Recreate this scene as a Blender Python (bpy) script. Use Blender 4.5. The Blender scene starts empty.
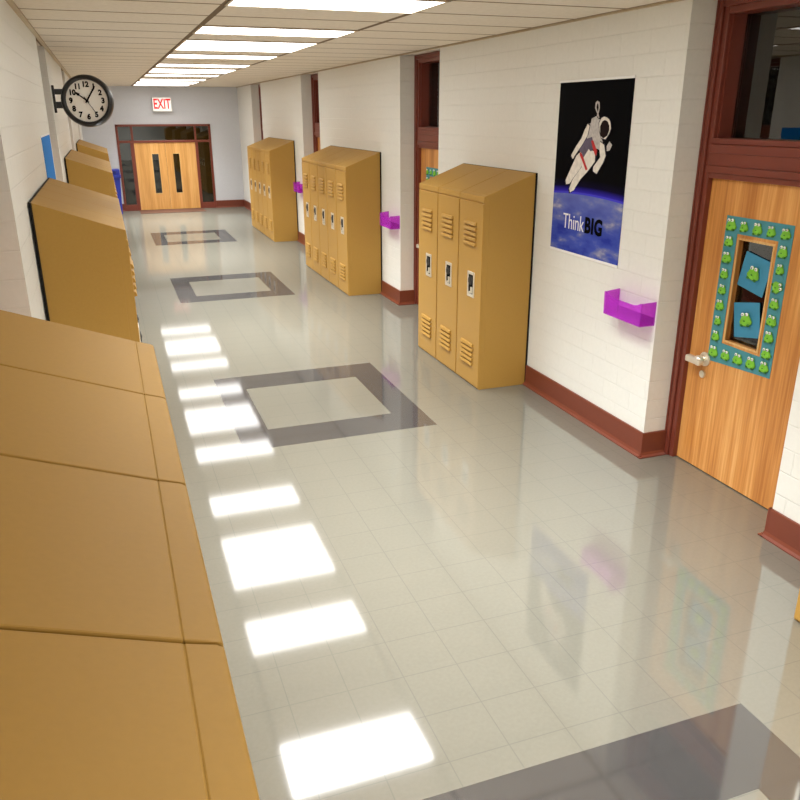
import bpy, bmesh, math, random
from mathutils import Vector, Matrix
U = 0.27                       # metres per floor tile: all lengths below are in floor tiles
PI = math.pi
S = bpy.context.scene
COL = S.collection
R = random.Random(4)

# ------------------------------------------------------------------ materials
def srgb(r, g, b):
    f = lambda c: (c/12.92 if c <= .04045 else ((c+.055)/1.055)**2.4)
    return (f(r/255), f(g/255), f(b/255), 1)

class NT:
    def __init__(s, name):
        s.m = bpy.data.materials.new(name); s.m.use_nodes = True
        s.t = s.m.node_tree; s.b = s.t.nodes['Principled BSDF']; s.out = s.t.nodes['Material Output']
    def n(s, typ, **kw):
        o = s.t.nodes.new(typ)
        for k, v in kw.items():
            if k.startswith('i_'): o.inputs[k[2:].replace('_', ' ')].default_value = v
            else: setattr(o, k, v)
        return o
    def l(s, a, b): s.t.links.new(a, b)
    def math(s, op, a, b=None, c=None):
        o = s.n('ShaderNodeMath', operation=op)
        for i, v in enumerate((a, b, c)):
            if v is None: continue
            if isinstance(v, (int, float)): o.inputs[i].default_value = v
            else: s.l(v, o.inputs[i])
        return o.outputs[0]
    def mix(s, fac, a, b):
        o = s.n('ShaderNodeMix', data_type='RGBA')
        for sock, v in ((o.inputs[0], fac), (o.inputs[6], a), (o.inputs[7], b)):
            if isinstance(v, (int, float, tuple)): sock.default_value = v
            else: s.l(v, sock)
        return o.outputs[2]
    def pos(s):                                 # world position in tiles
        g = s.n('ShaderNodeNewGeometry'); v = s.n('ShaderNodeVectorMath', operation='SCALE'); v.inputs[3].default_value = 1/U
        s.l(g.outputs['Position'], v.inputs[0]); q = s.n('ShaderNodeSeparateXYZ'); s.l(v.outputs[0], q.inputs[0])
        return v.outputs[0], q.outputs[0], q.outputs[1], q.outputs[2]
    def obj(s):
        g = s.n('ShaderNodeTexCoord'); v = s.n('ShaderNodeVectorMath', operation='SCALE'); v.inputs[3].default_value = 1/U
        s.l(g.outputs['Object'], v.inputs[0]); q = s.n('ShaderNodeSeparateXYZ'); s.l(v.outputs[0], q.inputs[0])
        return v.outputs[0], q.outputs[0], q.outputs[1], q.outputs[2]
    def line(s, c, start, period, w):           # 1 on a thin line at start + k*period
        f = s.math('FRACT', s.math('DIVIDE', s.math('SUBTRACT', c, start), period))
        d = s.math('SUBTRACT', .5, s.math('ABSOLUTE', s.math('SUBTRACT', f, .5)))
        return s.math('LESS_THAN', d, w/period/2)
    def inside(s, c, a, b):
        return s.math('MULTIPLY', s.math('GREATER_THAN', c, a), s.math('LESS_THAN', c, b))
    def noise(s, vec, scale, detail=2.0):
        o = s.n('ShaderNodeTexNoise'); o.inputs['Scale'].default_value = scale; o.inputs['Detail'].default_value = detail
        s.l(vec, o.inputs['Vector']); return o.outputs[0]
    def ramp(s, f, stops):
        o = s.n('ShaderNodeValToRGB'); e = o.color_ramp.elements
        while len(e) < len(stops): e.new(.5)
        for q, (p, c) in zip(e, stops): q.position = p; q.color = c
        s.l(f, o.inputs[0]); return o.outputs[0]
    def bump(s, h, strength, dist=.01):
        o = s.n('ShaderNodeBump'); o.inputs['Strength'].default_value = strength; o.inputs['Distance'].default_value = dist
        s.l(h, o.inputs['Height']); s.l(o.outputs[0], s.b.inputs['Normal'])
    def base(s, c, rough=.5, spec=.5, metal=0):
        if isinstance(c, tuple): s.b.inputs['Base Color'].default_value = c
        else: s.l(c, s.b.inputs['Base Color'])
        s.b.inputs['Roughness'].default_value = rough
        s.b.inputs['Specular IOR Level'].default_value = spec; s.b.inputs['Metallic'].default_value = metal
        return s.m

def speckled(name, col, rough=.5, spec=.5, metal=0, amt=.12, scale=6):
    t = NT(name); v = t.obj()[0]
    n = t.noise(v, scale, 4)
    dark = tuple(c*(1-amt) for c in col[:3])+(1,); light = tuple(min(1, c*(1+amt)) for c in col[:3])+(1,)
    return t.base(t.mix(n, dark, light), rough, spec, metal)

def mat_floor():
    t = NT('polished_floor_tile'); v, x, y, z = t.pos()
    sp = t.noise(v, 14, 5); big = t.noise(v, .8, 2)
    beige = t.mix(sp, srgb(108, 105, 94), srgb(117, 114, 103))
    dark = t.mix(sp, srgb(64, 62, 61), srgb(71, 69, 67))
    yy = t.math('SUBTRACT', t.math('MODULO', t.math('ADD', y, 9.4+40), 20.0), 0)
    outer = t.math('MULTIPLY', t.inside(x, -1.0, 5.0), t.inside(yy, 0, 6.9))
    inner = t.math('MULTIPLY', t.inside(x, -.05, 3.98), t.inside(yy, 1.42, 5.42))
    ring = t.math('MULTIPLY', t.math('SUBTRACT', outer, inner), t.math('LESS_THAN', y, 60))
    c = t.mix(ring, beige, dark)
    ln = t.math('MAXIMUM', t.line(x, 0, 1, .018), t.line(y, 0, 1, .018))
    lc = t.mix(ring, srgb(103, 101, 92), srgb(59, 57, 55))
    c = t.mix(ln, c, lc)
    t.base(c, .5, 0)
    gl = t.n('ShaderNodeBsdfGlossy'); gl.inputs['Roughness'].default_value = .062
    ms = t.n('ShaderNodeMixShader'); lw = t.n('ShaderNodeLayerWeight', i_Blend=.5)
    t.l(t.math('ADD', .25, t.math('MULTIPLY', t.math('POWER', lw.outputs['Facing'], 4.0), .1)), ms.inputs[0])
    t.l(t.b.outputs[0], ms.inputs[1]); t.l(gl.outputs[0], ms.inputs[2]); t.l(ms.outputs[0], t.out.inputs[0])
    t.bump(t.math('ADD', t.math('MULTIPLY', ln, -.2), t.math('MULTIPLY', big, .3)), .04, .002)
    return t.m

def mat_wall(name, axis, c1, c2):
    t = NT(name); v, x, y, z = t.pos()
    cv = t.n('ShaderNodeCombineXYZ'); t.l(y if axis == 'y' else x, cv.inputs[0]); t.l(z, cv.inputs[1])
    br = t.n('ShaderNodeTexBrick'); t.l(cv.outputs[0], br.inputs['Vector'])
    br.inputs['Scale'].default_value = 1; br.inputs['Brick Width'].default_value = 1.3; br.inputs['Row Height'].default_value = .556
    br.inputs['Mortar Size'].default_value = .02; br.inputs['Mortar Smooth'].default_value = .6; br.offset = .5
    n = t.noise(v, 9, 5)
    c = t.mix(n, c1, c2)
    c = t.mix(t.math('MULTIPLY', br.outputs['Fac'], .05), c, srgb(206, 202, 194))
    t.base(c, .5, .35)
    h = t.math('ADD', t.math('MULTIPLY', br.outputs['Fac'], -1.0), t.math('MULTIPLY', n, .25))
    t.bump(h, .5, .005)
    return t.m

def mat_ceiling():
    t = NT('ceiling_tile'); v, x, y, z = t.pos()
    n = t.noise(v, 7, 6)
    c = t.mix(n, srgb(205, 194, 174), srgb(226, 216, 198))
    f = t.math('MAXIMUM', t.line(x, -5.55, 5, .13), t.line(y, 11.4, 2.5, .11))
    e = t.math('MAXIMUM', t.line(x, -5.55, 5, .18), t.line(y, 11.32, 2.5, .13))
    c = t.mix(f, c, srgb(205, 190, 160)); c = t.mix(t.math('MULTIPLY', e, .95), c, srgb(105, 85, 60))
    t.base(c, .85, .2); t.bump(t.math('ADD', n, f), .3, .01)
    return t.m

def mat_wood(name, a, b, c3, stretch=.035, scale=5.5, rough=.35):
    t = NT(name); v, x, y, z = t.obj()
    cv = t.n('ShaderNodeCombineXYZ'); t.l(x, cv.inputs[0]); t.l(y, cv.inputs[1]); t.l(t.math('MULTIPLY', z, stretch), cv.inputs[2])
    n1 = t.noise(cv.outputs[0], scale*.5, 3); n2 = t.noise(cv.outputs[0], scale*3.2, 6)
    f = t.math('ADD', t.math('MULTIPLY', n1, .6), t.math('MULTIPLY', n2, .4))
    c = t.ramp(f, [(.36, a), (.5, b), (.64, c3)])
    return t.base(c, rough, .4)

def mat_glass(name, tint, keep):
    t = NT(name); fr = t.n('ShaderNodeFresnel', i_IOR=2.0)
    g = t.n('ShaderNodeBsdfGlossy'); g.inputs['Roughness'].default_value = .01
    tr = t.n('ShaderNodeBsdfTransparent'); tr.inputs[0].default_value = tint
    m = t.n('ShaderNodeMixShader')
    t.l(fr.outputs[0], m.inputs[0]); t.l(tr.outputs[0], m.inputs[1]); t.l(g.outputs[0], m.inputs[2]); t.l(m.outputs[0], t.out.inputs[0])
    return t.m

def mat_bin():
    t = NT('translucent_purple_plastic')
    v = t.obj()[0]; n = t.noise(v, 3)
    t.base(t.mix(n, srgb(200, 60, 210), srgb(214, 84, 222)), .2, .5)
    tr = t.n('ShaderNodeBsdfTransparent'); tr.inputs[0].default_value = srgb(238, 160, 245)
    m = t.n('ShaderNodeMixShader'); m.inputs[0].default_value = .3
    t.l(tr.outputs[0], m.inputs[1]); t.l(t.b.outputs[0], m.inputs[2]); t.l(m.outputs[0], t.out.inputs[0])
    return t.m

def mat_emit(name, col, strength, spec=.5):
    t = NT(name); t.base(t.mix(t.noise(t.obj()[0], 9), col, tuple(c*.97 for c in col[:3])+(1,)), .5, spec)
    t.b.inputs['Emission Color'].default_value = col; t.b.inputs['Emission Strength'].default_value = strength
    return t.m

def mat_poster():
    t = NT('space_poster_print'); v, x, y, z = t.obj()     # local: y across, z up from poster base centre
    d = t.math('SUBTRACT', z, t.math('SUBTRACT', 1.84, t.math('MULTIPLY', t.math('MULTIPLY', y, y), .02)))
    cv = t.n('ShaderNodeCombineXYZ'); t.l(y, cv.inputs[0]); t.l(t.math('MULTIPLY', z, 2.6), cv.inputs[1])
    n = t.noise(cv.outputs[0], .9, 7)
    earth = t.ramp(n, [(.36, srgb(45, 58, 150)), (.52, srgb(68, 84, 170)), (.6, srgb(105, 112, 165)), (.7, srgb(185, 180, 180))])
    haze = t.math('MULTIPLY', t.math('SMOOTH_MIN', 1.0, t.math('MAXIMUM', 0.0, t.math('ADD', 1.0, t.math('MULTIPLY', d, 1.0))), .1), .45)
    earth = t.mix(haze, earth, srgb(130, 138, 190))
    rim = t.math('MULTIPLY', t.math('GREATER_THAN', d, -.06), 1.0)
    earth = t.mix(rim, earth, srgb(70, 65, 200))
    sky = t.ramp(t.math('MULTIPLY', d, 2.5), [(0.0, srgb(50, 40, 170)), (.45, srgb(14, 10, 40)), (1, srgb(3, 3, 5))])
    c = t.mix(t.math('GREATER_THAN', d, 0.0), earth, sky)
    return t.base(c, .6, .03)

LIGHT = 4.6
LAMP = 38
SPREAD = 96
M = {}
M['floor'] = mat_floor()
M['wall'] = mat_wall('painted_block_wall', 'y', srgb(221, 221, 214), srgb(229, 229, 222))
M['farwall'] = mat_wall('blue_grey_block_wall', 'x', srgb(198, 199, 203), srgb(206, 207, 210))
M['ceil'] = mat_ceiling()
M['tbar'] = speckled('beige_ceiling_trim', srgb(180, 162, 132), .6)
M['base'] = speckled('red_brown_vinyl', srgb(114, 57, 40), .35, .4, amt=.08)
M['frame'] = speckled('red_brown_painted_steel', srgb(118, 56, 42), .28, .5, amt=.06, scale=2)
M['wood'] = mat_wood('oak_door_veneer', srgb(176, 112, 52), srgb(204, 140, 72), srgb(226, 170, 102))
M['wood_far'] = mat_wood('pale_oak_door_veneer', srgb(196, 140, 72), srgb(214, 158, 88), srgb(228, 176, 108))
M['trimwood'] = mat_wood('light_wood_bead', srgb(190, 140, 80), srgb(214, 168, 104), srgb(230, 190, 130))
M['locker'] = speckled('tan_locker_enamel', srgb(170, 131, 62), .5, .25, amt=.05, scale=22)
M['dark'] = speckled('gap_shade_black', srgb(22, 20, 18), .7, .2)  # shade colour for the gap between lockers and wall
M['chrome'] = speckled('polished_chrome', srgb(225, 222, 215), .18, .5, 1.0, amt=.03)
M['plate'] = speckled('brushed_steel', srgb(235, 228, 210), .3, .6, .6, amt=.04)
M['black'] = speckled('black_enamel', srgb(30, 30, 31), .3, .5)
M['face'] = speckled('cream_clock_dial', srgb(252, 249, 240), .5, amt=.01)
M['ink'] = speckled('black_print', srgb(8, 7, 7), .7, .03)
M['red'] = mat_emit('red_lit_letters', srgb(215, 20, 25), .35)
M['exit'] = mat_emit('lit_white_sign_face', srgb(250, 245, 240), .35)
M['exitbox'] = speckled('pale_grey_plastic', srgb(205, 205, 200), .4)
M['diff'] = mat_emit('lit_diffuser', (1, .99, .97, 1), LIGHT)
M['fixframe'] = speckled('fixture_frame_beige', srgb(190, 172, 140), .5)
M['glass'] = mat_glass('window_glass', (.8, .8, .8, 1), 1)
M['darkglass'] = mat_glass('smoked_window_glass', (.18, .2, .2, 1), 1)
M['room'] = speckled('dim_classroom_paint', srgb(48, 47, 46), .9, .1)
M['teal'] = speckled('teal_paper', srgb(72, 140, 150), .55, .3, amt=.06)
M['bluepaper'] = speckled('blue_paper', srgb(62, 138, 172), .55, .3, amt=.05)
M['green'] = speckled('frog_green', srgb(120, 190, 50), .45, .4, amt=.3, scale=5)
M['dgreen'] = speckled('frog_dark_green', srgb(48, 120, 28), .45, .4)
M['white'] = speckled('white_paper', srgb(240, 240, 238), .5, amt=.02)
M['bin'] = mat_bin()
M['poster'] = mat_poster()
M['bluesign'] = speckled('bright_blue_board', srgb(5, 118, 200), .6, .1, amt=.04)
M['recycle'] = speckled('blue_plastic', srgb(35, 50, 150), .35, amt=.06)
M['recycledark'] = speckled('dark_blue_plastic', srgb(24, 34, 110), .4, amt=.06)
M['suit'] = speckled('printed_suit_grey', srgb(185, 180, 176), .6, .04, amt=.45, scale=14)
M['suitlight'] = speckled('printed_suit_white', srgb(222, 216, 206), .6, .04, amt=.3, scale=7)
M['suitdark'] = speckled('printed_suit_shade', srgb(100, 92, 108), .6, .04, amt=.3, scale=9)
M['shade'] = speckled('printed_shade', srgb(46, 42, 54), .6, .04)
M['visor'] = speckled('printed_visor_brown', srgb(30, 18, 18), .6, .04, amt=.3, scale=6)
M['stripe'] = speckled('printed_red', srgb(190, 60, 60), .6, .04)
M['mat'] = speckled('brown_door_mat', srgb(104, 74, 60), .8, .1)

# ------------------------------------------------------------------ geometry helpers
class MB:
    def __init__(s): s.bm = bmesh.new(); s.mi = 0
    def _add(s, t, bevel=0, segs=2):
        if bevel: bmesh.ops.bevel(t, geom=list(t.edges), offset=bevel*U, segments=segs, affect='EDGES', profile=.5)
        bmesh.ops.recalc_face_normals(t, faces=t.faces)
        for f in t.faces: f.material_index = s.mi
        me = bpy.data.meshes.new('t'); t.to_mesh(me); t.free(); s.bm.from_mesh(me); bpy.data.meshes.remove(me); return s
    def box(s, x0, x1, y0, y1, z0, z1, bevel=0):
        t = bmesh.new(); bmesh.ops.create_cube(t, size=1)
        for v in t.verts:
            v.co = Vector(((x0+x1)/2+v.co.x*(x1-x0), (y0+y1)/2+v.co.y*(y1-y0), (z0+z1)/2+v.co.z*(z1-z0)))*U
        return s._add(t, bevel)
    def prism(s, pts, ax, a, b, bevel=0):       # 2-D outline in the two other axes, extruded along ax from a to b
        t = bmesh.new()
        def P(u, v, w):
            return Vector({'x': (w, u, v), 'y': (u, w, v), 'z': (u, v, w)}[ax])*U
        lo = [t.verts.new(P(u, v, a)) for u, v in pts]; hi = [t.verts.new(P(u, v, b)) for u, v in pts]
        t.faces.new(lo); t.faces.new(hi[::-1])
        for i in range(len(pts)):
            j = (i+1) % len(pts); t.faces.new((lo[i], hi[i], hi[j], lo[j]))
        return s._add(t, bevel)
    def cyl(s, c, r, h, ax='z', r2=None, n=32, bevel=0):
        t = bmesh.new(); bmesh.ops.create_cone(t, cap_ends=True, segments=n, radius1=r*U, radius2=(r if r2 is None else r2)*U, depth=h*U)
        if ax == 'x': bmesh.ops.rotate(t, verts=t.verts, matrix=Matrix.Rotation(PI/2, 3, 'Y'))
        if ax == 'y': bmesh.ops.rotate(t, verts=t.verts, matrix=Matrix.Rotation(-PI/2, 3, 'X'))
        bmesh.ops.translate(t, verts=t.verts, vec=Vector(c)*U)
        return s._add(t, bevel)
    def ball(s, c, r, n=12):
        t = bmesh.new(); bmesh.ops.create_uvsphere(t, u_segments=n*2, v_segments=n, radius=U)
        for v in t.verts: v.co = Vector((v.co.x*r[0], v.co.y*r[1], v.co.z*r[2]))+Vector(c)*U
        for f in t.faces: f.smooth = True
        return s._add(t)
    def lathe(s, prof, n=64, ax='y'):           # (radius, along) outline turned about ax
        t = bmesh.new(); rings = []
        for r, a in prof:
            ring = []
            for k in range(n):
                q = 2*PI*k/n; ring.append(t.verts.new(Vector((r*math.cos(q), a, r*math.sin(q)))*U))
            rings.append(ring)
        for i in range(len(rings)-1):
            for k in range(n):
                j = (k+1) % n; t.faces.new((rings[i][k], rings[i][j], rings[i+1][j], rings[i+1][k])).smooth = True
        return s._add(t)
    def build(s, name, mats, parent=None, loc=(0, 0, 0), rot=(0, 0, 0)):
        me = bpy.data.meshes.new(name); s.bm.to_mesh(me); s.bm.free()
        for m in (mats if isinstance(mats, (list, tuple)) else [mats]): me.materials.append(M[m])
        o = bpy.data.objects.new(name, me); COL.objects.link(o)
        o.location = Vector(loc)*U; o.rotation_euler = rot; o.parent = parent
        return o

def tag(o, label, cat, group=None, kind=None):
    o['label'] = label; o['category'] = cat
    if group: o['group'] = group
    if kind: o['kind'] = kind
    return o
def empty(name, loc, rz=0, rot=None):
    o = bpy.data.objects.new(name, None); COL.objects.link(o); o.empty_display_size = .1
    o.location = Vector(loc)*U; o.rotation_euler = rot or (0, 0, rz); return o
KIDS = {}
def kids(o): return [c for c in COL.objects if c.parent == o]
def copy_tree(o, parent=None):
    c = o.copy(); COL.objects.link(c); c.parent = parent
    for ch in kids(o): copy_tree(ch, c)
    return c
def text_mesh(name, body, size, mat, parent, loc, rot, offset=0, shear=0, extrude=.004, align='CENTER', xs=1, sp=1):
    cu = bpy.data.curves.new(name, 'FONT'); cu.body = body; cu.size = size*U; cu.align_x = align; cu.align_y = 'CENTER'
    cu.offset = offset*U; cu.shear = shear; cu.extrude = extrude*U; cu.resolution_u = 3; cu.space_character = sp
    tmp = bpy.data.objects.new('tmp', cu); COL.objects.link(tmp)
    dg = bpy.context.evaluated_depsgraph_get(); me = bpy.data.meshes.new_from_object(tmp.evaluated_get(dg))
    bpy.data.objects.remove(tmp); bpy.data.curves.remove(cu)
    for v in me.vertices: v.co.x *= xs
    me.materials.clear(); me.materials.append(M[mat])
    o = bpy.data.objects.new(name, me); COL.objects.link(o); o.parent = parent
    o.location = Vector(loc)*U; o.rotation_euler = rot; return o

# ------------------------------------------------------------------ the corridor shell
XL, XR, ZC, YB, YF = -5.53, 9.5, 11.68, -22, 74.5
tag(MB().box(-12, 16, YB-1, YF+5, -.5, 0).build('floor', 'floor'), 'glossy beige tile floor with four dark rectangular rings', 'floor', kind='structure')
tag(MB().box(-6.9, 11.2, YB-1, YF+.5, ZC, ZC+.4).build('ceiling', 'ceil'), 'suspended ceiling of beige panels over the corridor', 'ceiling', kind='structure')
REC = [(1.62+20*k, 6.37+20*k) for k in range(4)]
def wall_side(name, x0, x1, label):
    m = MB(); prev = YB
    for a, b in REC: m.box(x0, x1, prev, a, 0, ZC); prev = b
    m.box(x0, x1, prev, YF, 0, ZC)
    return tag(m.build(name, 'wall'), label, 'wall', kind='structure')
wall_side('wall_right', XR, XR+1.4, 'cream painted block wall on the right, with four door recesses')
wall_side('wall_left', XL-1.4, XL, 'cream painted block wall on the left, behind the clock')
fx0, fx1, fz = -2.5, 6.58, 8.22
tag(MB().box(XL-1.4, fx0, YF, YF+.5, 0, ZC).box(fx1, XR+1.4, YF, YF+.5, 0, ZC).box(fx0, fx1, YF, YF+.5, fz, ZC).build('wall_far', 'farwall'),
    'blue-grey end wall around the double doors', 'wall', kind='structure')
tag(MB().box(XL-1.4, XR+1.4, YB-.5, YB, 0, ZC).build('wall_back', 'wall'), 'plain end wall behind the viewpoint', 'wall', kind='structure')

def baseboards(name, s, label):               # s=+1 right wall (face at XR looking -x), s=-1 left
    m = MB(); face = XR if s > 0 else XL
    prof = [(0, 0), (0, .72), (-.05, .72), (-.06, .68), (-.06, .14), (-.09, .07), (-.15, .03), (-.15, 0)]
    pr_ = [(face+s*u, v) for u, v in prof]
    prev = YB
    for a, b in REC+[(YF, None)]:
        m.prism(pr_, 'y', prev-(.055 if prev > YB else 0), a+(.055 if b else 0))
        if b:
            x0, x1 = (face-.062, face+.72) if s > 0 else (face-.72, face+.062)
            m.prism([(a+(-u), v) for u, v in prof], 'x', x0, x1)
            m.prism([(b+u, v) for u, v in prof], 'x', x0, x1)
            prev = b
    for a, b in REC:
        for q, t in ((a, 1), (b, -1)):
            m.prism([(face, q), (face-s*.15, q), (face-s*.15, q+t*.15), (face, q+t*.15)], 'z', 0, .03)
            m.prism([(face, q), (face-s*.09, q), (face-s*.09, q+t*.09), (face, q+t*.09)], 'z', .03, .07)
    return tag(m.build(name, 'base'), label, 'baseboard', kind='structure')
baseboards('baseboard_right', 1, 'red-brown vinyl baseboard along the right wall')
baseboards('baseboard_left', -1, 'red-brown vinyl baseboard along the left wall')
bp = [(YF+u, v) for u, v in [(0, 0), (0, .72), (-.05, .72), (-.06, .68), (-.06, .14), (-.09, .07), (-.15, .03), (-.15, 0)]]
tag(MB().prism(bp, 'x', XL, fx0).prism(bp, 'x', fx1, XR).build('baseboard_far', 'base'), 'red-brown baseboard beside the double doors', 'baseboard', kind='structure')
def angle(name, x0, x1, label):
    tag(MB().box(x0, x1, YB, YF, ZC-.05, ZC-.002).build(name, 'tbar'), label, 'trim', kind='structure')
angle('trim_1', XL, XL+.14, 'beige ceiling edge strip along the left wall')
angle('trim_2', XR-.1, XR, 'beige ceiling edge strip along the right wall')

# ------------------------------------------------------------------ classroom doors in the recesses (local: x into the wall, y along it)
def stepped(m, inner, outer, zlo, zhi, depth_steps):
    pass
W = 4.75
def make_door(name):
    r = empty(name, (0, 0, 0))
    m = MB()
    steps = [(.70, .98, 0, .045), (.735, .98, .045, .18), (.80, 1.3, .18, .34)]   # x front, x back, reveal from/to
    for x0, x1, a, b in steps:
        m.box(x0, x1, a, b, 0, ZC-.02, .022); m.box(x0, x1, W-b, W-a, 0, ZC-.02, .022)
    for x0, x1, a, b in steps:                                   # head
        m.box(x0, x1, b, W-b, ZC-.03-b, ZC-.02-a, .02)
    # transom bar with mouldings
    m.box(.78, 1.3, .30, W-.30, 7.92, 8.22, .012); m.box(.74, 1.3, .30, W-.30, 7.76, 7.92, .012)
    m.box(.82, 1.3, .30, W-.30, 7.62, 7.76, .012); m.box(.76, 1.3, .30, W-.30, 8.22, 8.42, .012); m.box(.80, 1.3, .30, W-.30, 8.42, 8.56, .02)
    m.box(.90, 1.3, .34, .40, 8.5, ZC-.3); m.box(.90, 1.3, W-.40, W-.34, 8.5, ZC-.3)
    m.build('door_frame', 'frame', r)
    t = MB().box(1.28, 1.31, .36, W-.36, 8.5, ZC-.3).build('transom_pane', 'glass', r)
    # leaf with window opening
    wy0, wy1, wz0, wz1 = 3.72-1.62, 4.84-1.62, 3.72, 6.27
    L0, L1 = .34, W-.34
    d = MB().box(.95, 1.12, L0, wy0, .03, 7.62).box(.95, 1.12, wy1, L1, .03, 7.62).box(.95, 1.12, wy0, wy1, .03, wz0).box(.95, 1.12, wy0, wy1, wz1, 7.62)
    leaf = d.build('door_leaf', 'wood', r)
    b = MB(); w = .055
    b.box(.925, .96, wy0-w*.6, wy0+w*.4, wz0-w*.6, wz1+w*.6, .01).box(.925, .96, wy1-w*.4, wy1+w*.6, wz0-w*.6, wz1+w*.6, .01)
    b.box(.925, .96, wy0, wy1, wz0-w*.6, wz0+w*.4, .01).box(.925, .96, wy0, wy1, wz1-w*.4, wz1+w*.6, .01)
    b.build('window_bead', 'trimwood', leaf)
    MB().box(1.095, 1.115, wy0, wy1, wz0, wz1).build('window_pane', 'glass', leaf)
    h = MB()
    hy, hz = 5.42-1.62, 3.06
    h.cyl((.93, hy, hz), .19, .05, 'x', n=32, bevel=.012); h.cyl((.84, hy, hz), .07, .2, 'x')
    h.cyl((.93, hy+.02, hz-.42), .10, .05, 'x', n=24, bevel=.01)
    h.box(.62, .80, hy-.14, hy+.42, hz-.13, hz+.06, .05); h.ball((.73, hy, hz-.02), (.12, .16, .14))
    h.build('door_handle', 'plate', r)['label'] = 'chrome lever handle'
    # the dim classroom wall seen through the glass
    return r
names = iter(['door_%d' % i for i in range(1, 20)])
proto = None
side_words = {('r', 0): 'oak classroom door nearest on the right, with a frog paper border', ('r', 1): 'oak classroom door on the right between three-locker and five-locker banks',
              ('r', 2): 'oak classroom door on the right between the two five-locker banks', ('r', 3): 'farthest oak classroom door on the right, by the end wall',
              ('l', 0): 'oak classroom door in the nearest left recess', ('l', 1): 'oak classroom door in the left recess beside the clock',
              ('l', 2): 'oak classroom door in the third left recess', ('l', 3): 'oak classroom door in the farthest left recess'}
for side in 'rl':
    for k in range(4):
        if proto is None: o = proto = make_door(next(names))
        else: o = copy_tree(proto); o.name = next(names)
        if side == 'r': o.location = Vector((XR, REC[k][0], 0))*U
        else: o.location = Vector((XL, REC[k][1], 0))*U; o.rotation_euler = (0, 0, PI)
        tag(o, side_words[(side, k)], 'door', 'classroom doors', 'structure')
# dim classrooms behind the doors
def room(name, x0, x1, label):
    m = MB(); x, X = (x0, x1)
    m.box(x, X, YB, YB+.3, 0, ZC).box(x, X, YF-.3, YF, 0, ZC)
    if x0 > 0: m.box(X, X+.3, YB, YF, 0, ZC)
    else: m.box(x-.3, x, YB, YF, 0, ZC)
    m.box(x, X, YB, YF, ZC, ZC+.2)
    tag(m.build(name, 'room'), label, 'wall', kind='structure')
room('wall_classroom_right', 11.2, 15.5, 'dark classroom walls behind the right-hand doors')
room('wall_classroom_left', -11.5, -6.9, 'dark classroom walls behind the left-hand doors')

# ------------------------------------------------------------------ double door at the far end
dr = empty('door_9', (0, YF, 0))
m = MB(); y0, y1 = -.06, .35
m.box(fx0, fx0+.22, y0, y1, 0, fz, .015).box(fx1-.22, fx1, y0, y1, 0, fz, .015).box(fx0, fx1, y0, y1, fz-.2, fz, .015)
m.box(fx0+.2, fx1-.2, y0+.02, y1, 6.5, 6.72, .015)
m.box(-1.12, -.92, y0+.02, y1, 6.7, fz-.1, .01).box(4.95, 5.12, y0+.02, y1, 6.7, fz-.1, .01)
m.box(-1.28, -.92, y0, y1, 0, 6.55, .015).box(4.95, 5.22, y0, y1, 0, 6.55, .015)
m.box(fx0+.2, -1.2, y0+.03, y1, 0, .6, .01).box(5.2, fx1-.2, y0+.03, y1, 0, .6, .01)
m.build('door_frame', 'frame', dr)
for a, b, c, d in [(fx0+.2, -1.25, .58, 6.52), (5.18, fx1-.2, .58, 6.52), (fx0+.2, -1.1, 6.7, fz-.18), (-.95, 4.98, 6.7, fz-.18), (5.1, fx1-.2, 6.7, fz-.18)]:
    MB().box(a, b, .14, .17, c, d).build('window_pane', 'darkglass', dr)
for a, b, w0, w1 in [(-.92, 2.005, .68, 1.3), (2.025, 4.95, 2.7, 3.3)]:
    lf = MB().box(a, w0, .05, .2, .04, 6.5).box(w1, b, .05, .2, .04, 6.5).box(w0, w1, .05, .2, .04, 1.64).box(w0, w1, .05, .2, 5.42, 6.5).build('door_leaf', 'wood_far', dr)
    MB().box(w0, w1, .12, .14, 1.6, 5.45).build('window_pane', 'darkglass', lf)
    e = .05
    MB().box(w0-e, w0, .03, .06, 1.59, 5.47).box(w1, w1+e, .03, .06, 1.59, 5.47).box(w0, w1, .03, .06, 1.55, 1.64).box(w0, w1, .03, .06, 5.42, 5.47).build('window_bead', 'trimwood', lf)
tag(dr, 'pale oak double door with two slim windows at the corridor end', 'door', kind='structure')
tag(MB().box(-4, 8, YF+4.2, YF+4.4, 0, ZC).box(-4.2, -4, YF+.5, YF+4.4, 0, ZC).box(8, 8.2, YF+.5, YF+4.4, 0, ZC).box(-4, 8, YF+.5, YF+4.4, ZC, ZC+.2).build('wall_lobby', 'room'),
    'dark lobby walls beyond the double doors', 'wall', kind='structure')
tag(MB().box(-1.1, 5.15, 71.5, 74.35, 0, .04, .012).build('door_mat', 'mat'), 'thin brown mat on the floor before the double doors', 'mat')

# ------------------------------------------------------------------ ceiling lights
def make_light():
    r = empty('ceiling_light', (0, 0, 0)); a, b = 5.0, 2.5; w = .07
    MB().box(0, w, 0, b, -.03, .0).box(a-w, a, 0, b, -.03, .0).box(w, a-w, 0, w, -.03, .0).box(w, a-w, b-w, b, -.03, .0).build('fixture_frame', 'fixframe', r)
    MB().box(w, a-w, w, b-w, -.02, -.005).build('diffuser', 'diff', r)
    ld = bpy.data.lights.new('lamp', 'AREA'); ld.shape = 'RECTANGLE'; ld.size = (a-2*w)*U; ld.size_y = (b-2*w)*U
    ld.energy = LAMP; ld.color = (.97, .99, 1); ld.spread = math.radians(SPREAD)
    lo = bpy.data.objects.new('lamp', ld); COL.objects.link(lo); lo.parent = r; lo.location = Vector((a/2, b/2, -.035))*U
    return r
L0 = None; li = []
for k in range(-2, 4):
    for off in (8.9, 16.4, 21.4, 23.9):
        y = off+20*k
        if y < YB+.5 or y+2.5 > YF: continue
        li.append(y)
li.sort()
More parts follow.
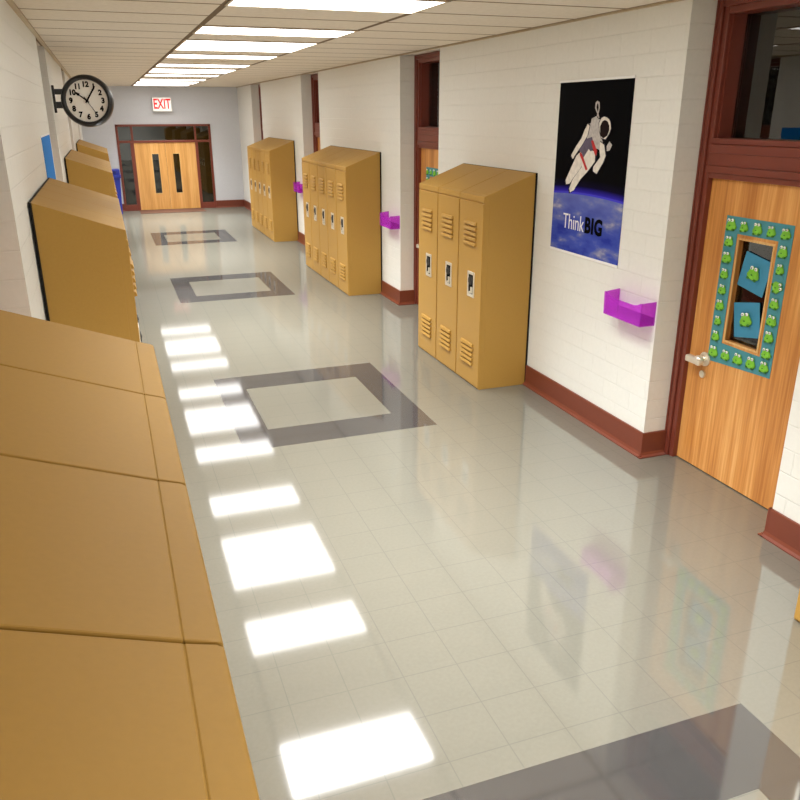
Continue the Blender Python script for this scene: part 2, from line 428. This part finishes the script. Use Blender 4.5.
ordn = ['first', 'second', 'third', 'fourth', 'fifth', 'sixth', 'seventh', 'eighth', 'ninth', 'tenth', 'eleventh', 'twelfth', 'thirteenth', 'fourteenth', 'fifteenth', 'sixteenth']
vis = 0
for y in li:
    o = make_light() if L0 is None else copy_tree(L0); L0 = L0 or o
    o.location = Vector((-.55, y, ZC))*U
    if y > 8:
        lab = 'lit flat ceiling panel light, %s counted from the near end of the visible row' % ordn[vis]; vis += 1
    elif y > -2: lab = 'lit flat ceiling panel light overhead, %s' % ('just ahead of the viewpoint' if y < 0 else ('nearer of the pair short of the visible row' if y < 3 else 'farther of the pair short of the visible row'))
    else: lab = 'lit flat ceiling panel light behind the viewpoint, near edge %.0f tiles back' % (-y)
    tag(o, lab, 'ceiling light', 'ceiling lights')

# ------------------------------------------------------------------ lockers (local: front at x=0, body toward +x, y along the bank)
LW, LD, H0, H1 = 1.95, 1.84, 6.6, 7.3
def ztop(x): return H0+(H1-H0)*x/LD
def make_locker():
    r = empty('locker', (0, 0, 0)); g = .012
    MB().prism([(.18, 0), (LD, 0), (LD, H1), (.18, ztop(.18))], 'y', g, LW-g, .012).build('body', 'locker', r)
    MB().prism([(.02, 0), (.185, 0), (.185, ztop(.185)), (.03, H0+.015), (.0, H0), (-.01, 6.42), (.02, 6.40)], 'y', g, LW-g, .012).build('face_frame', 'locker', r)
    MB().prism([(LD-.02, 0), (LD+.04, 0), (LD+.04, H1+.005), (LD-.02, H1-.01)], 'y', 0, LW).build('gap_shade_strip', 'dark', r)  # black strip added to stand in for the shade in the wall gap
    dx = -.02
    d = MB().box(dx, .03, .035, LW-.035, .05, 6.37, .018).build('door', 'locker', r)
    for zb in (4.93, .74):
        v = MB()
        for i in range(5):
            z = zb+.17*i
            v.prism([(dx+.002, z+.125), (dx-.045, z+.105), (dx-.075, z+.02), (dx-.06, z+.005), (dx-.02, z+.0), (dx+.002, z+.02)], 'y', .5, 1.45, .006)
        v.build('louver_vent', 'locker', d)
    y0, y1, z0, z1 = .53, 1.07, 3.17, 4.05
    p = MB(); t = .085
    p.box(dx-.03, dx+.01, y0, y0+t, z0, z1, .012).box(dx-.03, dx+.01, y1-t, y1, z0, z1, .012).box(dx-.03, dx+.01, y0, y1, z0, z0+t*1.3, .02).box(dx-.03, dx+.01, y0, y1, z1-t*1.3, z1, .02)
    p.build('latch_plate', 'plate', d)
    MB().box(dx-.012, dx+.01, y0+.05, y1-.05, z0+.05, z1-.05).build('latch_recess', 'ink', d)
    MB().box(dx-.05, dx, .66, .78, z0+.14, z0+.36, .015).box(dx-.05, dx, .74, .90, z0+.13, z0+.19, .012).build('latch_handle', 'plate', d)
    MB().cyl((dx-.035, .80, z1-.30), .15, .05, 'x', n=24, bevel=.012).cyl((dx-.06, .80, z1-.30), .05, .03, 'x', n=16).build('lock_dial', 'black', d)
    return r
L = None
def bank(side, y0, n, where, group):
    global L
    words = {3: ['near locker', 'middle locker', 'far locker'], 5: ['nearest locker', 'second-nearest locker', 'middle locker', 'second-farthest locker', 'farthest locker'],
             1: ['single locker'], 2: ['nearer locker', 'farther locker']}
    for i in range(n):
        o = make_locker() if L is None else copy_tree(L); L = L or o
        if side == 'r': o.location = Vector((7.6, y0+LW*i, 0))*U
        else: o.location = Vector((-3.53, y0+LW*(i+1), 0))*U; o.rotation_euler = (0, 0, PI)
        w = words[n][i] if n in words else ['nearest to the camera', 'second'][0]
        tag(o, 'tan sloped-top %s %s' % (w, where), 'locker', group)
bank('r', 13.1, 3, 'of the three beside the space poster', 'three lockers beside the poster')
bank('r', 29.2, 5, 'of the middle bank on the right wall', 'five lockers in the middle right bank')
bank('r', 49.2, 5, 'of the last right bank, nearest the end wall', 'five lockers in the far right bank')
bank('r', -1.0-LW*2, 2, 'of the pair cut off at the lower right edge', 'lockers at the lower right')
def bank_l(y0, n, where, group, x=-3.53):
    global L
    for i in range(n):
        o = copy_tree(L); o.location = Vector((x, y0+LW*(i+1), 0))*U; o.scale = (1.05, 1, 1); o.rotation_euler = (0, 0, PI)
        w = ['sixth', 'fifth', 'fourth', 'third', 'second', 'first'][i-n]
        tag(o, 'tan locker, %s from the far end of %s' % (w, where), 'locker', group)
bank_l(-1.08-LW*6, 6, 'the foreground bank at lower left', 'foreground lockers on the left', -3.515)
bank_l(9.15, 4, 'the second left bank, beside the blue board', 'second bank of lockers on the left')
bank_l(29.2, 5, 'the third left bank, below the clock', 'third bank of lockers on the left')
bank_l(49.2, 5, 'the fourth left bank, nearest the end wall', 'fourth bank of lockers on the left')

# ------------------------------------------------------------------ frog paper border and papers on the doors
def frog_mb(r=.13):
    m = MB()
    m.mi = 0; m.ball((0, 0, 0), (.05, r*1.15, r*.95)); m.ball((0, 0, -r*.3), (.055, r*1.35, r*.75))
    m.ball((-.01, -r*.45, r*.85), (.04, r*.4, r*.4)); m.ball((-.01, r*.45, r*.85), (.04, r*.4, r*.4))
    m.mi = 1; m.ball((-.032, -r*.45, r*.95), (.02, r*.34, r*.36), 8); m.ball((-.032, r*.45, r*.95), (.02, r*.34, r*.36), 8)
    m.mi = 2; m.ball((-.05, -r*.42, r*.95), (.008, r*.12, r*.12), 6); m.ball((-.05, r*.42, r*.95), (.008, r*.12, r*.12), 6)
    m.mi = 3; m.ball((-.052, 0, -r*.1), (.012, r*.22, r*.14), 6); m.ball((-.03, -r*.75, -r*.85), (.03, r*.35, r*.25), 6); m.ball((-.03, r*.75, -r*.85), (.03, r*.35, r*.25), 6)
    return m
FM = ['green', 'white', 'ink', 'dgreen']
def frogs_on(parent, spots, x, r):
    base = None
    for (y, z, a) in spots:
        if base is None: base = o = frog_mb(r).build('frog_cutout', FM, parent)
        else: o = base.copy(); COL.objects.link(o)
        o.location = Vector((x, y, z))*U; o.rotation_euler = (a, 0, 0)
        s = 1+R.uniform(-.12, .12); o.scale = (1, s*R.uniform(.8, 1.05), s)
def border(y_off, label, group=None):
    X = 10.45
    r = empty('door_border', (X, 4.28+y_off, 3.0))
    # outer y -1.07..1.07, z 0..3.78 ; inner y -.68...64, z .62..3.34
    def q(a, b, c, d, k): return (-.012-.004*k, -.003, a, b, c, d)
    MB().prism([(-1.06, .20), (-.66, .18), (-.66, 3.78), (-1.06, 3.78)], 'x', -.012, -.003).prism([(.64, .10), (1.06, .07), (1.06, 3.78), (.64, 3.78)], 'x', -.012, -.003).prism([(-.66, .18), (.64, .10), (.64, .63), (-.66, .63)], 'x', -.012, -.003).box(*q(-.66, .64, 3.38, 3.78, 0)).build('paper_frame', 'teal', r)
    sp = []
    for i in range(5): sp.append((.86-.43*i, 3.56, R.uniform(-.1, .1)))
    for i in range(5): sp.append((.86-.43*i, .34+.02*i, R.uniform(-.1, .1)))
    for i in range(7):
        z = .36+(3.2/8)*(i+1)
        sp.append((.86, z, R.uniform(-.1, .1))); sp.append((-.86, z, (1.3 if i == 4 else R.uniform(-.12, .12))))
    frogs_on(r, sp, -.03, .115)
    tag(r, label, 'decoration', group)
border(0, 'teal paper border of green frogs around the nearest door window')
border(20, 'teal frog border on the second door, mostly hidden behind the lockers')
def paper(y, z, a, w, h, y_off, label):
    X = 10.55
    r = empty('frog_paper', (X, y+y_off, z), rot=(a, 0, 0))
    MB().box(0, .015, -w/2, w/2, -h/2, h/2).build('paper_sheet', 'bluepaper', r)
    frog_mb(.145).build('frog_cutout', FM, r, (-.03, 0, 0))
    tag(r, label, 'picture', 'frog papers in the door windows')
paper(4.30, 5.50, .19, .87, .86, 0, 'tilted blue paper with a green frog, upper one in the door window')
paper(4.32, 4.36, -.2, .84, .86, 0, 'nearly straight blue paper with a green frog, lower one in the window')

# ------------------------------------------------------------------ space poster
P = empty('poster', (XR-.012, 10.15, 5.07))
def PP(pts): return [(y-10.15, z-5.07) for y, z in pts]
MB().box(-.01, .01, -1.85, 1.85, 0, 4.94).build('poster_sheet', 'poster', P)
MB().box(-.03, .012, -1.88, 1.88, 4.93, 5.0, .01).box(-.02, .012, -1.86, 1.86, -.05, .02, .008).build('poster_rail', 'white', P)
ast = []
def decal(name, pts, mat, layer):
    if mat == 'suitlight':                       # printed dark edge around each limb
        n = len(pts); cy = sum(p[0] for p in pts)/n; cz = sum(p[1] for p in pts)/n
        q = [(cy+(p[0]-cy)*1.10, cz+(p[1]-cz)*1.06) for p in pts]
        MB().prism(PP(q), 'x', -.0105-.003*layer, -.009).build(name+'_edge', 'shade', P)
    return MB().prism(PP(pts), 'x', -.012-.003*layer, -.009).build(name, mat, P)
decal('astronaut_backpack', [(10.16, 8.99), (9.95, 9.06), (9.82, 8.99), (9.62, 8.95), (9.87, 8.74), (10.2, 8.80)], 'suit', 1)
decal('astronaut_tool', [(9.19, 8.4), (9.05, 8.31), (9.15, 8.16), (9.28, 8.14), (9.3, 8.27)], 'suit', 1)
teth = [(9.93, 9.0), (9.84, 9.1), (9.97, 9.28), (9.95, 9.42), (9.88, 9.42), (9.86, 9.28), (9.80, 9.1)]
decal('astronaut_antenna', [(9.93, 9.0), (9.90, 9.12), (10.03, 9.28), (10.02, 9.42), (9.95, 9.47), (9.83, 9.43), (9.80, 9.28), (9.84, 9.12), (9.78, 9.02), (9.82, 9.01), (9.88, 9.14), (9.85, 9.28), (9.88, 9.39), (9.94, 9.40), (9.97, 9.3), (9.84, 9.1)], 'suit', 1)
decal('astronaut_leg', [(10.55, 8.11), (10.35, 8.0), (10.46, 7.72), (10.75, 7.39), (11.11, 7.12), (11.3, 7.09), (11.34, 7.21), (11.09, 7.57), (10.83, 7.94)], 'suitlight', 1)
decal('astronaut_hips', [(10.35, 8.5), (9.87, 8.4), (9.75, 8.03), (9.85, 7.76), (10.36, 7.81), (10.54, 8.03), (10.7, 8.1)], 'suitdark', 2)
decal('astronaut_leg', [(10.19, 8.16), (9.83, 8.1), (9.82, 7.83), (10.14, 7.55), (10.51, 7.29), (10.85, 6.94), (11.03, 6.87), (11.09, 6.98), (10.93, 7.26), (10.49, 7.64), (10.42, 7.92)], 'suitlight', 3)
decal('astronaut_torso', [(10.1, 8.99), (9.9, 9.02), (9.64, 8.88), (9.61, 8.51), (9.48, 8.33), (9.56, 8.15), (9.83, 8.2), (10.15, 8.3), (10.31, 8.46), (10.40, 8.53), (10.29, 8.84), (10.14, 8.88)], 'suit', 4)
decal('astronaut_arm', [(10.33, 8.85), (10.22, 8.8), (10.29, 8.54), (10.51, 8.3), (10.77, 8.06), (11.01, 7.85), (11.1, 7.95), (10.87, 8.21), (10.6, 8.45), (10.45, 8.7)], 'suitlight', 5)
decal('astronaut_arm', [(9.62, 8.38), (9.41, 8.3), (9.3, 8.01), (9.4, 7.82), (9.67, 7.5), (9.86, 7.56), (9.87, 7.68), (9.56, 7.96), (9.63, 8.18)], 'suitlight', 5)
decal('astronaut_helmet', [(9.65, 9.01), (9.52, 9.05), (9.39, 9.03), (9.27, 8.98), (9.2, 8.9), (9.15, 8.74), (9.22, 8.6), (9.37, 8.45), (9.57, 8.48), (9.69, 8.66), (9.74, 8.88)], 'suitlight', 6)
decal('astronaut_visor', [(9.58, 8.93), (9.47, 8.96), (9.34, 8.93), (9.24, 8.82), (9.22, 8.7), (9.29, 8.55), (9.48, 8.47), (9.64, 8.55), (9.68, 8.79)], 'visor', 7)
decal('suit_stripe', [(10.63, 8.05), (10.58, 8.05), (10.42, 7.90), (10.17, 7.6), (10.24, 7.56), (10.43, 7.78), (10.61, 7.97)], 'stripe', 7)
decal('suit_stripe', [(10.07, 8.39), (9.98, 8.41), (9.76, 8.14), (9.76, 8.0), (9.83, 8.02), (9.99, 8.24)], 'stripe', 7)
decal('chest_pack', [(10.28, 8.45), (10.05, 8.5), (9.93, 8.2), (10.05, 8.1), (10.25, 8.2)], 'suitdark', 6)
RT = (PI/2, 0, -PI/2)
text_mesh('lettering', 'Think', .66, 'white', P, (-.016, 11.33-10.15, 5.98-5.07), RT, offset=-.004, align='LEFT', xs=.78)
text_mesh('lettering', 'BIG', .62, 'ink', P, (-.018, 10.10-10.15, 5.98-5.07), RT, offset=.026, align='LEFT', xs=.92, sp=1.08)
tag(P, 'poster of an astronaut above the blue Earth reading ThinkBIG', 'poster')

# ------------------------------------------------------------------ purple wall pockets
def make_pocket():
    r = empty('wall_pocket', (0, 0, 0)); t = .03     # local: wall at x=0, y from 0 (near) to 1.75, z from 0
    MB().prism([(0, .03), (1.6, .03), (1.6, .2), (0, .2)], 'x', -.03, 0).build('back_plate', 'bin', r)
    MB().prism([(-.05, 0), (1.62, 0), (1.65, .63), (1.5, .62), (1.35, .55), (1.2, .52), (.3, .52), (.12, .56), (.0, .62), (-.05, .63)], 'x', -.48, -.455).build('front_panel', 'bin', r)
    MB().prism([(-.455, 0), (0, 0), (0, .64), (-.455, .62)], 'y', -.05, -.025).build('side_panel', 'bin', r)
    MB().prism([(-.455, 0), (0, 0), (0, .68), (-.455, .63)], 'y', 1.6, 1.625).build('side_panel', 'bin', r)
    MB().box(-.455, 0, -.025, 1.6, .0, .025).build('bottom_panel', 'bin', r)
    return r
pk = None
for k, w in enumerate(['nearest, below and beside the space poster', 'beside the middle locker bank', 'beside the farthest right locker bank']):
    o = make_pocket() if pk is None else copy_tree(pk); pk = pk or o
    o.location = Vector((XR, 6.48+20*k, 3.80))*U
    tag(o, 'translucent purple plastic wall pocket, %s' % w, 'wall pocket', 'purple wall pockets')

# ------------------------------------------------------------------ wall clock on a bracket
CK = empty('clock', (XL, 27.5, 9.7))
MB().box(0, .1, -.08, .08, -.5, .58, .02).build('bracket_plate', 'black', CK)
MB().box(.08, .42, -.06, .06, .22, .44, .02).build('bracket_arm', 'black', CK)
MB().box(.08, .42, -.06, .06, -.32, -.06, .02).build('bracket_arm', 'black', CK)
hd = empty('clock_head', (0, 0, 0)); hd.parent = CK; hd.location = Vector((1.33, 0, -.03))*U; hd.rotation_euler = (.07, 0, -.12)
bpy.data.objects.remove(hd)
cc = (1.35, 0, -.03); cr = (-.05, 0, -.13)
MB().lathe([(.0, .44), (.80, .44), (.96, .38), (1.03, .25), (1.045, .0), (1.03, -.2), (.98, -.29), (.92, -.32), (.87, -.30), (.84, -.22), (.83, -.12), (.0, -.12)]).build('clock_case', 'black', CK, cc, cr)
face = MB().cyl((0, -.14, 0), .84, .03, 'y', n=64).build('clock_dial', 'face', CK, cc, cr)
for h in range(1, 13):
    a = PI/2-h*PI/6
    text_mesh('numeral', str(h), .29, 'ink', face, (.64*math.cos(a), -.162, .64*math.sin(a)), (PI/2, 0, 0), offset=.015, xs=.95)
def hand(name, ang, l, w0, w1, tail, yy):
    m = MB().prism([(-tail, -w0), (l*.7, -w0), (l*.72, -w1), (l, -w1*.5), (l, w1*.5), (l*.72, w1), (l*.7, w0), (-tail, w0)], 'y', yy-.01, yy)
    o = m.build(name, 'ink', face); o.rotation_euler = (0, -ang, 0); return o
hand('hour_hand', math.radians(90+52), .52, .022, .06, .1, -.17)
hand('minute_hand', math.radians(90-33), .68, .03, .04, .1, -.185)
hand('second_hand', math.radians(90-148), .66, .012, .012, .18, -.2)
MB().cyl((0, -.19, 0), .05, .05, 'y', n=20).build('hand_hub', 'ink', face)
tag(CK, 'round black double-sided clock on a bracket from the left wall', 'clock')

# ------------------------------------------------------------------ exit sign, blue board, recycling bin
EX = empty('exit_sign', (2.08, YF, 10.05))
MB().box(-.93, .93, -.5, 0, -.68, .68, .04).build('sign_box', 'exitbox', EX)
fc = MB().box(-.85, .85, -.515, -.49, -.60, .60, .01).build('sign_face', 'exit', EX)
text_mesh('lettering', 'EXIT', 1.28, 'red', fc, (0, -.525, -.0), (PI/2, 0, 0), offset=.028, xs=.62)
tag(EX, 'white box sign with red EXIT letters above the double doors', 'sign')

BB = empty('notice_board', (XL+.001, 18.75, 6.6))
MB().box(.0, .028, -2.1, 2.1, 0, 1.88, .005).build('board_panel', 'bluesign', BB)
MB().prism([(-2.16,0),(2.16,0),(2.16,1.93),(-2.16,1.93)],'x',0,.012).build('board_edge', 'white', BB)
tag(BB, 'bright blue board hung on the left wall above the second locker bank', 'notice board')

RB = empty('recycling_bin', (-3.55, 72.6, 0))
m = MB()
t = [(-.85, 0), (.72, 0), (.95, 3.55), (-1.05, 3.55)]
m.prism([(-.78, 0), (.78, 0), (.93, 3.5), (-.93, 3.5)], 'y', -.75, .75, .05)
m.build('bin_body', 'recycle', RB)
MB().box(-1.0, 1.0, -.85, .85, 3.4, 3.72, .05).box(-.95, .95, -.8, .8, 3.7, 4.2, .08).build('bin_lid', 'recycle', RB)
MB().box(-.6, .6, -.86, -.78, 3.82, 4.08, .02).build('bin_slot', 'recycledark', RB)
tag(RB, 'blue plastic recycling bin standing left of the double doors', 'bin')

# ------------------------------------------------------------------ camera, world, view
cam = bpy.data.cameras.new('camera'); co = bpy.data.objects.new('camera', cam); COL.objects.link(co)
a, b, c = 0.346401265, -0.351281502, -0.0022
cam.sensor_width = 36; cam.sensor_height = 36; cam.sensor_fit = 'HORIZONTAL'; cam.lens = 36*780.915/800; cam.clip_start = .02
co.location = Vector((-3.78940705, -10.3444131, 9.13417730))*U
ca, sa, cb, sb = math.cos(a), math.sin(a), math.cos(b), math.sin(b)
f = Vector((sa*cb, ca*cb, sb)); rt = Vector((ca, -sa, 0)); up = rt.cross(f)
rt2 = rt*math.cos(c)+up*math.sin(c); up2 = up*math.cos(c)-rt*math.sin(c)
mt = Matrix((rt2, up2, -f)).transposed(); co.rotation_euler = mt.to_euler()
S.camera = co
w = bpy.data.worlds.new('world'); S.world = w; w.use_nodes = True
w.node_tree.nodes['Background'].inputs[0].default_value = (.5, .52, .55, 1); w.node_tree.nodes['Background'].inputs[1].default_value = .05
S.view_settings.view_transform = 'Standard'; S.view_settings.look = 'None'; S.view_settings.exposure = .2; S.view_settings.gamma = 1
S.view_settings.use_curve_mapping = False
S.cycles.max_bounces = 10; S.cycles.diffuse_bounces = 6; S.cycles.sample_clamp_indirect = 6
